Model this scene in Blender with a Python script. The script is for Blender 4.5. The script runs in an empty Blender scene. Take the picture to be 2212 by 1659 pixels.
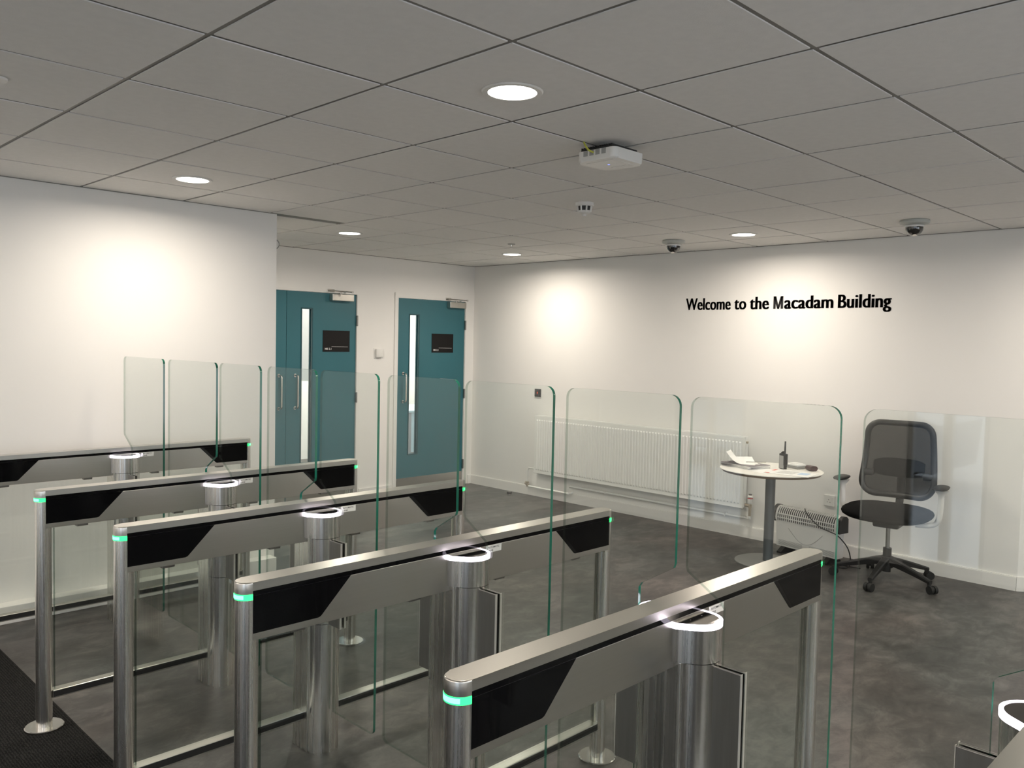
import bpy, bmesh, math, random
from mathutils import Vector, Matrix
random.seed(7)
PI = math.pi
COL = bpy.context.scene.collection
SC = bpy.context.scene
H = 2.438            # ceiling height

# ------------------------------------------------------------------ camera, world, exposure
yaw, pit, rol = 0.78254, -0.04907, 0.02191
f = Vector((math.cos(pit)*math.cos(yaw), math.cos(pit)*math.sin(yaw), math.sin(pit)))
r = Vector((math.sin(yaw), -math.cos(yaw), 0)); u = r.cross(f)
r2 = math.cos(rol)*r + math.sin(rol)*u
u2 = -math.sin(rol)*r + math.cos(rol)*u
cam = bpy.data.objects.new('camera', bpy.data.cameras.new('camera'))
COL.objects.link(cam)
m = Matrix((r2, u2, -f)).transposed().to_4x4()
m.translation = Vector((-1.08027, -1.69923, 1.5956))
cam.matrix_world = m
cam.data.sensor_width = 36
cam.data.lens = 1807.6/2212*36
cam.data.clip_start = 0.02
SC.camera = cam
vs = SC.view_settings
vs.view_transform = 'Standard'; vs.look = 'None'; vs.gamma = 1; vs.use_curve_mapping = False
vs.exposure = 0.12

world = bpy.data.worlds.new('world'); SC.world = world; world.use_nodes = True
wn = world.node_tree.nodes; wl = world.node_tree.links
bgn = wn['Background']
tc = wn.new('ShaderNodeTexCoord'); no = wn.new('ShaderNodeTexNoise'); no.inputs['Scale'].default_value = 3
cr = wn.new('ShaderNodeValToRGB')
cr.color_ramp.elements[0].position = .35; cr.color_ramp.elements[0].color = (.62, .74, .9, 1)
cr.color_ramp.elements[1].position = .65; cr.color_ramp.elements[1].color = (.92, .95, 1, 1)
wl.new(tc.outputs['Generated'], no.inputs['Vector']); wl.new(no.outputs['Fac'], cr.inputs['Fac'])
wl.new(cr.outputs['Color'], bgn.inputs['Color']); bgn.inputs['Strength'].default_value = 3.6

LAMP_W = 19.5
LAMP_COL = (1.0, .90, .78)
LIGHTS_IN_VIEW = [(.927, .325), (.918, 2.745), (2.73, 3.94), (4.575, 3.96), (4.55, 1.512)]
LIGHTS_BEYOND = [(4.55, -.90), (2.7, -2.1), (.9, -2.1), (-2.1, 1.5), (-2.1, -.9), (-.9, -3.3), (4.55, -3.3), (-3.3, 2.7), (-3.3, .3), (-3.3, -2.1), (1.5, -3.3)]  # first inferred from the right wall's bright pool, the rest added as fill

# ------------------------------------------------------------------ materials
def new_mat(name):
    mt = bpy.data.materials.new(name); mt.use_nodes = True
    nt = mt.node_tree
    return mt, nt, nt.nodes['Principled BSDF']

def pm(name, col, rough=.5, metal=0., var=0., vscale=8., stretch=(1, 1, 1), bump=0., bscale=60., coat=0., rvar=0., spec=.5):
    """principled material with a little procedural variation"""
    mt, nt, b = new_mat(name)
    b.inputs['Base Color'].default_value = (*col, 1)
    b.inputs['Roughness'].default_value = rough
    b.inputs['Metallic'].default_value = metal
    b.inputs['Coat Weight'].default_value = coat
    b.inputs['Specular IOR Level'].default_value = spec
    tcn = nt.nodes.new('ShaderNodeTexCoord'); mp = nt.nodes.new('ShaderNodeMapping')
    mp.inputs['Scale'].default_value = stretch
    nt.links.new(tcn.outputs['Object'], mp.inputs['Vector'])
    nz = nt.nodes.new('ShaderNodeTexNoise'); nz.inputs['Scale'].default_value = vscale; nz.inputs['Detail'].default_value = 6
    nt.links.new(mp.outputs['Vector'], nz.inputs['Vector'])
    if var > 0:
        rp = nt.nodes.new('ShaderNodeValToRGB')
        rp.color_ramp.elements[0].position = .3; rp.color_ramp.elements[1].position = .7
        rp.color_ramp.elements[0].color = (*[c*(1-var) for c in col], 1)
        rp.color_ramp.elements[1].color = (*[min(1, c*(1+var)) for c in col], 1)
        nt.links.new(nz.outputs['Fac'], rp.inputs['Fac']); nt.links.new(rp.outputs['Color'], b.inputs['Base Color'])
    if rvar > 0:
        mr = nt.nodes.new('ShaderNodeMapRange')
        mr.inputs['To Min'].default_value = max(0.02, rough-rvar); mr.inputs['To Max'].default_value = rough+rvar
        mr.inputs['From Min'].default_value = .3; mr.inputs['From Max'].default_value = .7
        nt.links.new(nz.outputs['Fac'], mr.inputs['Value']); nt.links.new(mr.outputs['Result'], b.inputs['Roughness'])
    if bump > 0:
        n2 = nt.nodes.new('ShaderNodeTexNoise'); n2.inputs['Scale'].default_value = bscale; n2.inputs['Detail'].default_value = 4
        nt.links.new(mp.outputs['Vector'], n2.inputs['Vector'])
        bp = nt.nodes.new('ShaderNodeBump'); bp.inputs['Strength'].default_value = bump; bp.inputs['Distance'].default_value = .002
        nt.links.new(n2.outputs['Fac'], bp.inputs['Height']); nt.links.new(bp.outputs['Normal'], b.inputs['Normal'])
    return mt

def emis(name, col, s):
    mt, nt, b = new_mat(name)
    b.inputs['Base Color'].default_value = (*[min(1, c) for c in col], 1)
    b.inputs['Emission Color'].default_value = (*col, 1); b.inputs['Emission Strength'].default_value = s
    return mt

def glass_mat(name, tint, r0=.04):
    """thin pane: straight-through tinted transmission plus Schlick reflection"""
    mt, nt, b = new_mat(name); nt.nodes.remove(b)
    out = nt.nodes['Material Output']
    tr = nt.nodes.new('ShaderNodeBsdfTransparent'); tr.inputs['Color'].default_value = (*tint, 1)
    gl = nt.nodes.new('ShaderNodeBsdfGlossy'); gl.inputs['Roughness'].default_value = .004
    lw = nt.nodes.new('ShaderNodeLayerWeight'); lw.inputs['Blend'].default_value = .5
    p5 = nt.nodes.new('ShaderNodeMath'); p5.operation = 'POWER'; p5.inputs[1].default_value = 5
    ma = nt.nodes.new('ShaderNodeMath'); ma.operation = 'MULTIPLY_ADD'; ma.inputs[1].default_value = 1-r0; ma.inputs[2].default_value = r0
    mx = nt.nodes.new('ShaderNodeMixShader')
    nt.links.new(lw.outputs['Facing'], p5.inputs[0]); nt.links.new(p5.outputs[0], ma.inputs[0])
    nt.links.new(ma.outputs[0], mx.inputs['Fac']); nt.links.new(tr.outputs[0], mx.inputs[1]); nt.links.new(gl.outputs[0], mx.inputs[2])
    nt.links.new(mx.outputs[0], out.inputs['Surface'])
    return mt

def floor_mat():
    mt, nt, b = new_mat('slate_vinyl')
    L = nt.links; N = nt.nodes
    tcn = N.new('ShaderNodeTexCoord'); mp = N.new('ShaderNodeMapping'); mp.inputs['Scale'].default_value = (1, 1.5, 1)
    L.new(tcn.outputs['Object'], mp.inputs['Vector'])
    n1 = N.new('ShaderNodeTexNoise'); n1.inputs['Scale'].default_value = 1.3; n1.inputs['Detail'].default_value = 9; n1.inputs['Roughness'].default_value = .62; n1.inputs['Distortion'].default_value = .6
    n2 = N.new('ShaderNodeTexNoise'); n2.inputs['Scale'].default_value = 6.5; n2.inputs['Detail'].default_value = 10; n2.inputs['Roughness'].default_value = .74; n2.inputs['Distortion'].default_value = .5
    n3 = N.new('ShaderNodeTexNoise'); n3.inputs['Scale'].default_value = .8; n3.inputs['Detail'].default_value = 2
    for n in (n1, n2, n3): L.new(mp.outputs['Vector'], n.inputs['Vector'])
    mix = N.new('ShaderNodeMix'); mix.data_type = 'FLOAT'; mix.inputs[0].default_value = .55
    L.new(n1.outputs['Fac'], mix.inputs[2]); L.new(n2.outputs['Fac'], mix.inputs[3])
    rp = N.new('ShaderNodeValToRGB'); e = rp.color_ramp.elements
    e[0].position = .38; e[0].color = (.036, .034, .032, 1)
    e[1].position = .64; e[1].color = (.15, .142, .133, 1)
    q = e.new(.50); q.color = (.070, .0665, .063, 1)
    L.new(mix.outputs[0], rp.inputs['Fac'])
    rp2 = N.new('ShaderNodeValToRGB'); rp2.color_ramp.elements[0].position = .4; rp2.color_ramp.elements[1].position = .62
    rp2.color_ramp.elements[0].color = (1.06, .98, .95, 1); rp2.color_ramp.elements[1].color = (.95, 1, 1.0, 1)
    L.new(n3.outputs['Fac'], rp2.inputs['Fac'])
    mu = N.new('ShaderNodeMix'); mu.data_type = 'RGBA'; mu.blend_type = 'MULTIPLY'; mu.inputs[0].default_value = 1
    L.new(rp.outputs['Color'], mu.inputs[6]); L.new(rp2.outputs['Color'], mu.inputs[7])
    L.new(mu.outputs[2], b.inputs['Base Color'])
    b.inputs['Roughness'].default_value = .42; b.inputs['Specular IOR Level'].default_value = .35
    bp = N.new('ShaderNodeBump'); bp.inputs['Strength'].default_value = .12; bp.inputs['Distance'].default_value = .003
    L.new(n2.outputs['Fac'], bp.inputs['Height']); L.new(bp.outputs['Normal'], b.inputs['Normal'])
    return mt

def carpet_mat():
    mt, nt, b = new_mat('ribbed_carpet')
    L = nt.links; N = nt.nodes
    tcn = N.new('ShaderNodeTexCoord')
    wv = N.new('ShaderNodeTexWave'); wv.bands_direction = 'X'; wv.inputs['Scale'].default_value = 31; wv.inputs['Distortion'].default_value = 6; wv.inputs['Detail'].default_value = 3
    wv.inputs['Detail Scale'].default_value = 4
    nz = N.new('ShaderNodeTexNoise'); nz.inputs['Scale'].default_value = 160
    L.new(tcn.outputs['Object'], wv.inputs['Vector']); L.new(tcn.outputs['Object'], nz.inputs['Vector'])
    mu = N.new('ShaderNodeMath'); mu.operation = 'MULTIPLY'; L.new(wv.outputs['Fac'], mu.inputs[0]); L.new(nz.outputs['Fac'], mu.inputs[1])
    rp = N.new('ShaderNodeValToRGB'); rp.color_ramp.elements[0].position = .05; rp.color_ramp.elements[1].position = .65
    rp.color_ramp.elements[0].color = (.008, .008, .008, 1); rp.color_ramp.elements[1].color = (.034, .033, .031, 1)
    L.new(mu.outputs[0], rp.inputs['Fac']); L.new(rp.outputs['Color'], b.inputs['Base Color'])
    b.inputs['Roughness'].default_value = .95; b.inputs['Specular IOR Level'].default_value = .1
    bp = N.new('ShaderNodeBump'); bp.inputs['Strength'].default_value = .8; bp.inputs['Distance'].default_value = .006
    L.new(mu.outputs[0], bp.inputs['Height']); L.new(bp.outputs['Normal'], b.inputs['Normal'])
    return mt

def mesh_fabric_mat():
    mt, nt, b = new_mat('open_mesh_fabric'); nt.nodes.remove(b)
    out = nt.nodes['Material Output']
    tr = nt.nodes.new('ShaderNodeBsdfTransparent'); df = nt.nodes.new('ShaderNodeBsdfDiffuse'); df.inputs['Color'].default_value = (.012, .012, .012, 1)
    mx = nt.nodes.new('ShaderNodeMixShader')
    tcn = nt.nodes.new('ShaderNodeTexCoord'); nz = nt.nodes.new('ShaderNodeTexNoise'); nz.inputs['Scale'].default_value = 220
    mr = nt.nodes.new('ShaderNodeMapRange'); mr.inputs['To Min'].default_value = .84; mr.inputs['To Max'].default_value = .95
    nt.links.new(tcn.outputs['Object'], nz.inputs['Vector']); nt.links.new(nz.outputs['Fac'], mr.inputs['Value']); nt.links.new(mr.outputs[0], mx.inputs['Fac'])
    nt.links.new(tr.outputs[0], mx.inputs[1]); nt.links.new(df.outputs[0], mx.inputs[2]); nt.links.new(mx.outputs[0], out.inputs['Surface'])
    return mt

M = {}
M['wall'] = pm('white_wall_paint', (.80, .785, .755), .62, bump=.05, bscale=90, var=.008, vscale=2)
M['skirt'] = pm('white_satin_paint', (.78, .765, .735), .35, var=.01)
M['tile'] = pm('mineral_ceiling_tile', (.80, .785, .76), .9, bump=.25, bscale=240, var=.02, vscale=30)
M['tee'] = pm('darkened_grid_metal', (.22, .21, .19), .5, var=.02)  # white grid coloured dark, shade of the tile gaps put into the colour
M['floor'] = floor_mat()
M['carpet'] = carpet_mat()
M['steelz'] = pm('brushed_steel_upright', (.82, .795, .755), .25, 1., stretch=(60, 60, .3), vscale=2, var=.045, rvar=.06)
M['steelx'] = pm('brushed_steel_long', (.56, .54, .50), .30, 1., stretch=(.2, 120, 120), vscale=2, var=.015, rvar=.02)
M['steelp'] = pm('polished_steel', (.62, .60, .57), .12, 1., var=.03)
M['steeld'] = pm('dull_steel_plate', (.30, .29, .275), .42, 1., var=.06, vscale=5, stretch=(20, 20, 1))
M['litend'] = pm('lit_plate_end_steel', (.62, .60, .56), .4, .4, var=.02)
M['lid'] = pm('dark_mirror_lid', (.16, .15, .14), .12, 1., var=.04)
M['blackgl'] = pm('black_glass_panel', (.003, .003, .0035), .05, 0, var=.1, spec=.22)
M['black'] = pm('black_plastic', (.012, .012, .012), .45, var=.1)
M['blackrub'] = pm('black_rubber', (.008, .008, .008), .7, var=.1)
M['green'] = emis('green_led', (.03, 1.0, .20), 1.7)
M['greenc'] = emis('green_led_core', (.20, 1.0, .55), 1.9)
M['halo'] = emis('white_led_halo', (.93, .84, 1.0), 5.0)
M['diffuser'] = emis('lamp_diffuser', (1.0, .95, .86), 9.0)
M['glass'] = glass_mat('clear_gate_glass', (.955, .975, .965), .045)
M['edge'] = pm('green_glass_edge', (.009, .11, .07), .12, 0, var=.35, vscale=3, spec=.8)
M['edgel'] = glass_mat('pale_glass_edge', (.64, .71, .67), .06)
M['pane'] = glass_mat('window_pane_glass', (.97, .98, .98), .04)
M['teal'] = pm('teal_door_laminate', (.026, .135, .165), .38, var=.03, vscale=3)
M['teald'] = pm('teal_edge_band', (.012, .07, .085), .35, var=.03)
M['sign'] = pm('black_sign_plate', (.009, .008, .008), .5, var=.05, spec=.2)
M['signt'] = pm('white_sign_print', (.75, .75, .73), .5, var=.01)
M['ink'] = pm('black_vinyl_lettering', (.006, .005, .006), .45, var=.05)
M['rad'] = pm('white_enamel', (.78, .78, .75), .3, var=.01)
M['radd'] = pm('radiator_hollow', (.30, .30, .29), .6, var=.05)
M['plastic'] = pm('white_plastic', (.74, .73, .70), .35, var=.01)
M['greyplastic'] = pm('grey_plastic', (.33, .33, .32), .45, var=.03)
M['mountp'] = pm('pale_grey_plastic', (.47, .49, .46), .4, var=.02)
M['brass'] = pm('brass_fitting', (.55, .48, .38), .3, .9, var=.08)
M['red'] = pm('red_mark', (.45, .03, .03), .4, var=.05)
M['smoked'] = pm('smoked_dome', (.01, .01, .01), .05, var=.05, coat=1.)
M['tabletop'] = pm('white_laminate', (.80, .77, .72), .3, var=.01)
M['tedge'] = pm('plywood_edge', (.22, .15, .09), .5, var=.2, vscale=40, stretch=(1, 1, 8))
M['grey'] = pm('grey_powder_coat', (.115, .125, .13), .4, .3, var=.05, vscale=12)
M['lgrey'] = pm('pale_grey_powder_coat', (.26, .26, .25), .4, .2, var=.03)
M['fabric'] = pm('black_fabric', (.006, .006, .006), .95, var=.2, vscale=120, bump=.3, bscale=400, spec=.1)
M['meshf'] = mesh_fabric_mat()
M['paper'] = pm('white_paper', (.80, .79, .77), .7, var=.01)
M['paperd'] = pm('grey_paper_edge', (.20, .18, .19), .7, var=.2, vscale=60, stretch=(1, 1, 30))
M['brown'] = pm('brown_leather', (.07, .035, .035), .35, var=.15, vscale=30)
M['bluep'] = pm('pale_blue_print', (.40, .52, .68), .6, var=.1)
M['redp'] = pm('red_print', (.60, .16, .13), .6, var=.1)
M['yellow'] = pm('yellow_cable', (.55, .55, .08), .5, var=.05)
M['blueled'] = emis('blue_led', (.15, .2, 1.0), 3.)
M['redled'] = emis('red_led', (1.0, .1, .05), 1.)
M['pave'] = pm('pale_paving', (.55, .56, .57), .8, var=.08, vscale=1.5)
M['carp'] = pm('silver_car_paint', (.30, .32, .35), .25, .6, var=.03)
M['roomw'] = pm('white_office_wall', (.85, .84, .80), .6, var=.01)
M['blueg'] = pm('pale_blue_worktop', (.42, .55, .58), .5, var=.05)

# ------------------------------------------------------------------ helpers
def box(bm, x0, x1, y0, y1, z0, z1, bev=0., seg=2, mi=0, rot=None):
    v = [bm.verts.new((x, y, z)) for x in (x0, x1) for y in (y0, y1) for z in (z0, z1)]
    fs = [bm.faces.new([v[i] for i in q]) for q in ((0, 1, 3, 2), (4, 6, 7, 5), (0, 4, 5, 1), (2, 3, 7, 6), (0, 2, 6, 4), (1, 5, 7, 3))]
    for q in fs: q.material_index = mi
    if rot is not None:
        c = Vector(((x0+x1)/2, (y0+y1)/2, (z0+z1)/2))
        bmesh.ops.rotate(bm, verts=v, cent=c, matrix=rot)
    if bev > 0:
        es = list({e for q in fs for e in q.edges})
        bmesh.ops.bevel(bm, geom=es, offset=bev, segments=seg, affect='EDGES', profile=.5, material=-1)
    return fs

def prism(bm, pts, axis, a, b, mi=0, side_mi=None, bev=0.):
    """extrude closed 2D polygon along axis from a to b. pts are in the other two axes (cyclic order)"""
    def P(p, t):
        if axis == 'z': return (p[0], p[1], t)
        if axis == 'y': return (p[0], t, p[1])
        return (t, p[0], p[1])
    A = [bm.verts.new(P(p, a)) for p in pts]; B = [bm.verts.new(P(p, b)) for p in pts]
    fs = [bm.faces.new(A), bm.faces.new(B[::-1])]
    n = len(pts)
    for q in fs: q.material_index = mi
    top = fs[1]
    for i in range(n):
        q = bm.faces.new([A[i], B[i], B[(i+1) % n], A[(i+1) % n]]); q.material_index = mi if side_mi is None else side_mi
    if bev > 0:
        bmesh.ops.bevel(bm, geom=list(top.edges), offset=bev, segments=3, affect='EDGES', profile=.5, material=-1)

def arc(cx, cy, r_, a0, a1, n):
    return [(cx+r_*math.cos(a0+(a1-a0)*i/n), cy+r_*math.sin(a0+(a1-a0)*i/n)) for i in range(n+1)]

def ped_outline(off=0., n=16):
    """rounded lobes on both sides of the bar that flare out towards the near end"""
    r_ = PR+off
    up = arc(0, PH, r_, 0, PI-.55, n)+[(-.078-off, .043)]
    return up+[(x, -y) for x, y in up[::-1]]

def stadium_x(x0, x1, r_, n=12):
    return arc(x1, 0, r_, -PI/2, PI/2, n)+arc(x0, 0, r_, PI/2, 3*PI/2, n)

def stadium_y(h, r_, cx=0, n=14):
    """half length h between centres"""
    return arc(cx, h, r_, 0, PI, n)+arc(cx, -h, r_, PI, 2*PI, n)

def cyl(bm, p0, p1, r_, n=20, r1=None, mi=0):
    p0 = Vector(p0); p1 = Vector(p1); d = (p1-p0).normalized()
    a = d.orthogonal().normalized(); b = d.cross(a)
    r1 = r_ if r1 is None else r1
    A = [bm.verts.new(p0+(a*math.cos(2*PI*i/n)+b*math.sin(2*PI*i/n))*r_) for i in range(n)]
    B = [bm.verts.new(p1+(a*math.cos(2*PI*i/n)+b*math.sin(2*PI*i/n))*r1) for i in range(n)]
    fs = [bm.faces.new(A[::-1]), bm.faces.new(B)]
    for i in range(n): fs.append(bm.faces.new([A[i], A[(i+1) % n], B[(i+1) % n], B[i]]))
    for q in fs: q.material_index = mi

def tube(bm, pts, r_, n=10, closed=False, mi=0):
    pts = [Vector(p) for p in pts]; rings = []
    up = None
    for i, p in enumerate(pts):
        if closed: d = (pts[(i+1) % len(pts)]-pts[i-1]).normalized()
        else: d = (pts[min(i+1, len(pts)-1)]-pts[max(i-1, 0)]).normalized()
        if up is None: up = d.orthogonal().normalized()
        a = (up-d*up.dot(d)).normalized(); up = a; b = d.cross(a)
        rr = r_[i] if isinstance(r_, (list, tuple)) else r_
        rings.append([bm.verts.new(p+(a*math.cos(2*PI*k/n)+b*math.sin(2*PI*k/n))*rr) for k in range(n)])
    L = len(rings)
    for i in range(L if closed else L-1):
        A, B = rings[i], rings[(i+1) % L]
        for k in range(n):
            q = bm.faces.new([A[k], A[(k+1) % n], B[(k+1) % n], B[k]]); q.material_index = mi
    if not closed:
        bm.faces.new(rings[0][::-1]); bm.faces.new(rings[-1])

def lathe(bm, prof, c=(0, 0, 0), n=28, mi=0):
    rings = []
    for (rr, z) in prof:
        if rr < 1e-6: rings.append([bm.verts.new((c[0], c[1], c[2]+z))])
        else: rings.append([bm.verts.new((c[0]+rr*math.cos(2*PI*k/n), c[1]+rr*math.sin(2*PI*k/n), c[2]+z)) for k in range(n)])
    for A, B in zip(rings, rings[1:]):
        for k in range(n):
            if len(A) == 1 and len(B) == 1: continue
            if len(A) == 1: q = bm.faces.new([A[0], B[(k+1) % n], B[k]])
            elif len(B) == 1: q = bm.faces.new([A[k], A[(k+1) % n], B[0]])
            else: q = bm.faces.new([A[k], A[(k+1) % n], B[(k+1) % n], B[k]])
            q.material_index = mi

def smooth_path(pts, n=8):
    pts = [Vector(p) for p in pts]; out = []
    P = [pts[0]]+pts+[pts[-1]]
    for i in range(1, len(P)-2):
        for k in range(n):
            t = k/n
            a, b, c, d = P[i-1], P[i], P[i+1], P[i+2]
            out.append(.5*((2*b)+(c-a)*t+(2*a-5*b+4*c-d)*t*t+(3*b-a-3*c+d)*t**3))
    out.append(pts[-1]); return out

def obj(name, bm, mats, parent=None, smooth=True, ang=35, loc=None, label=None):
    bmesh.ops.recalc_face_normals(bm, faces=bm.faces)
    for q in bm.faces: q.smooth = smooth
    if smooth:
        for e in bm.edges:
            if len(e.link_faces) != 2: e.smooth = False; continue
            a = e.calc_face_angle(0); r0, r1_ = sorted(q.calc_area() for q in e.link_faces)
            e.smooth = not (a > math.radians(ang) or (a > .1 and r1_ > 14*r0))
    me = bpy.data.meshes.new(name); bm.to_mesh(me); bm.free()
    for k in (mats if isinstance(mats, (list, tuple)) else [mats]): me.materials.append(M[k])
    o = bpy.data.objects.new(name, me); COL.objects.link(o)
    if parent is not None: o.parent = parent
    if loc is not None: o.location = loc
    if label: o['label'] = label
    return o

def part(name, mats, parent, fn, **kw):
    bm = bmesh.new(); fn(bm); return obj(name, bm, mats, parent, **kw)

def boxpart(name, mats, parent, *a, bev=0., **kw):
    bm = bmesh.new(); box(bm, *a, bev=bev); return obj(name, bm, mats, parent, **kw)

def tag(o, label, cat, group=None):
    o['label'] = label; o['category'] = cat
    if group: o['group'] = group
    return o

def thing(name, label, cat, loc=(0, 0, 0), rz=0., group=None):
    o = bpy.data.objects.new(name, None); COL.objects.link(o)
    o.empty_display_size = .1; o.location = loc; o.rotation_euler = (0, 0, rz)
    return tag(o, label, cat, group)

def struct(name, mats, fn, parent=None, **kw):
    o = part(name, mats, parent, fn, **kw)
    if parent is None: o['kind'] = 'structure'
    return o

def dup(o, parent=None, keep=None):
    c = o.copy(); COL.objects.link(c)
    if parent is not None: c.parent = parent
    for ch in list(o.children):
        if keep is not None and not keep(ch): continue
        dup(ch, c)
    return c

# ------------------------------------------------------------------ the room shell
XR, YB, YL, XL = 5.29, 5.262, 3.50, 1.845       # right wall, back (door) wall, left wall face, left wall end
XW, YN = -4.0, -4.4                              # entrance wall behind the camera, far side
YC = -.205                                       # outer corner of the right wall
struct('floor', 'floor', lambda bm: box(bm, .06, 7.0, YN-.1, 8.2, -.08, 0), smooth=False)
def subfloor(bm): box(bm, XW-.1, .06, YN-.1, 8.2, -.08, -.006)
struct('floor_under_mat', 'floor', subfloor, smooth=False)
mat_o = boxpart('entrance_matting', 'carpet', None, XW+.02, .059, YN+.02, YL-.1, -.0059, .001, smooth=False)
tag(mat_o, 'dark ribbed entrance carpet matting at bottom left of the grey floor', 'carpet')

# door wall with two door openings
D1a, D1b, D2a, D2b, DT = 2.02, 3.745, 4.205, 5.182, 2.058
def back_wall(bm):
    t0, t1 = YB, YB+.10
    box(bm, XL-.02, D1a, t0, t1, 0, H+.06); box(bm, D1b, D2a, t0, t1, 0, H+.06); box(bm, D2b, XR+.1, t0, t1, 0, H+.06)
    box(bm, D1a, D1b, t0, t1, DT, H+.06); box(bm, D2a, D2b, t0, t1, DT, H+.06)
struct('wall_back', 'wall', back_wall, smooth=False)
struct('wall_left', 'wall', lambda bm: box(bm, XW, XL, YL, 8.1, 0, H+.06), smooth=False)
def right_wall(bm):
    c = .09
    prism(bm, [(XR, YB+.1), (XR, YC), (XR+.05, YC-.06), (XR+.8, YC-.06), (XR+.8, YB+.1)], 'z', 0, H+.06)
struct('wall_right', 'wall', right_wall, smooth=False)
struct('wall_far_right', 'wall', lambda bm: box(bm, 6.09, 6.2, YN, YC-.06, 0, H+.06), smooth=False)
FILL_WINDOWS = [(-3.4, -1.2), (-.8, 1.4), (1.8, 4.0)]       # windows added out of view, behind and right of the camera, for daylight fill
def near_wall(bm):
    xs = [XW-.1]+[v for w in FILL_WINDOWS for v in w]+[6.2]
    for i in range(0, len(xs), 2): box(bm, xs[i], xs[i+1], YN-.1, YN, 0, H+.06)
    for a, b in FILL_WINDOWS: box(bm, a, b, YN-.1, YN, 0, .85); box(bm, a, b, YN-.1, YN, 2.2, H+.06)
struct('wall_near', 'wall', near_wall, smooth=False)
for i, (a, b) in enumerate(FILL_WINDOWS):
    def fr(bm, a=a, b=b):
        for q in ((a, a+.05, .85, 2.2), (b-.05, b, .85, 2.2), (a+.05, b-.05, 2.15, 2.2), (a+.05, b-.05, .85, .90), ((a+b)/2-.03, (a+b)/2+.03, .9, 2.15)):
            box(bm, q[0], q[1], YN-.08, YN-.02, q[2], q[3])
    w = struct('window_%d' % (i+4), 'skirt', fr, smooth=False)  # added window, there to let in daylight
    boxpart('pane', 'pane', w, a+.05, (a+b)/2-.03, YN-.055, YN-.048, .9, 2.15, smooth=False)
    boxpart('pane', 'pane', w, (a+b)/2+.03, b-.05, YN-.055, YN-.048, .9, 2.15, smooth=False)

# entrance wall (behind the camera): two reflected glazed openings, one added to brighten posts
WINS = [(-3.7, -1.5), (.03, .58), (1.90, 2.62)]  # first opening is added, for a bright streak on the posts
def front_wall(bm):
    ys = [YN]+[v for w in WINS for v in w]+[YL]
    for i in range(0, len(ys), 2): box(bm, XW-.1, XW, ys[i], ys[i+1], 0, H+.06)
    for a, b in WINS: box(bm, XW-.1, XW, a, b, 2.1, H+.06)
struct('wall_front', 'wall', front_wall, smooth=False)
for i, (a, b) in enumerate(WINS):
    def fr(bm, a=a, b=b):
        for s in ((a, a+.035, 0, 2.1), (b-.035, b, 0, 2.1), (a+.035, b-.035, 2.06, 2.1), (a+.035, b-.035, 0, .06)):
            box(bm, XW-.08, XW-.02, *s)
        box(bm, XW-.08, XW-.02, (a+b)/2-.03, (a+b)/2+.03, .06, 2.06)
    w = struct('window_%d' % (i+1), 'lgrey', fr, smooth=False)
    boxpart('pane', 'pane', w, XW-.055, XW-.048, a+.035, (a+b)/2-.03, .06, 2.06, smooth=False)
    boxpart('pane', 'pane', w, XW-.055, XW-.048, (a+b)/2+.03, b-.035, .06, 2.06, smooth=False)

# skirting
def sk_right(bm):
    box(bm, XR-.014, XR-.0005, YC+.002, YB-.016, 0, .092); box(bm, XR-.010, XR-.0005, YC+.002, YB-.016, .092, .098)
struct('baseboard_right', 'skirt', sk_right, smooth=False)
def sk_ret(bm):
    prism(bm, [(XR-.014, YC), (XR+.044, YC-.07), (XR+.054, YC-.0615), (XR-.0005, YC+.003)], 'z', 0, .097)
    box(bm, XR+.05, 6.08, YC-.074, YC-.0605, 0, .097)
struct('baseboard_return', 'skirt', sk_ret, smooth=False)
def sk_back(bm):
    box(bm, D1b+.02, D2a-.05, YB-.014, YB-.0005, 0, .097); box(bm, D2b+.05, XR-.0005, YB-.014, YB-.0005, 0, .097)
struct('baseboard_back', 'skirt', sk_back, smooth=False)
# boxed-in plinth along the left wall
struct('baseboard_left', 'skirt', lambda bm: box(bm, XW+.11, 1.812, 3.408, YL-.0005, 0, .098, bev=.003), smooth=False)

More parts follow.
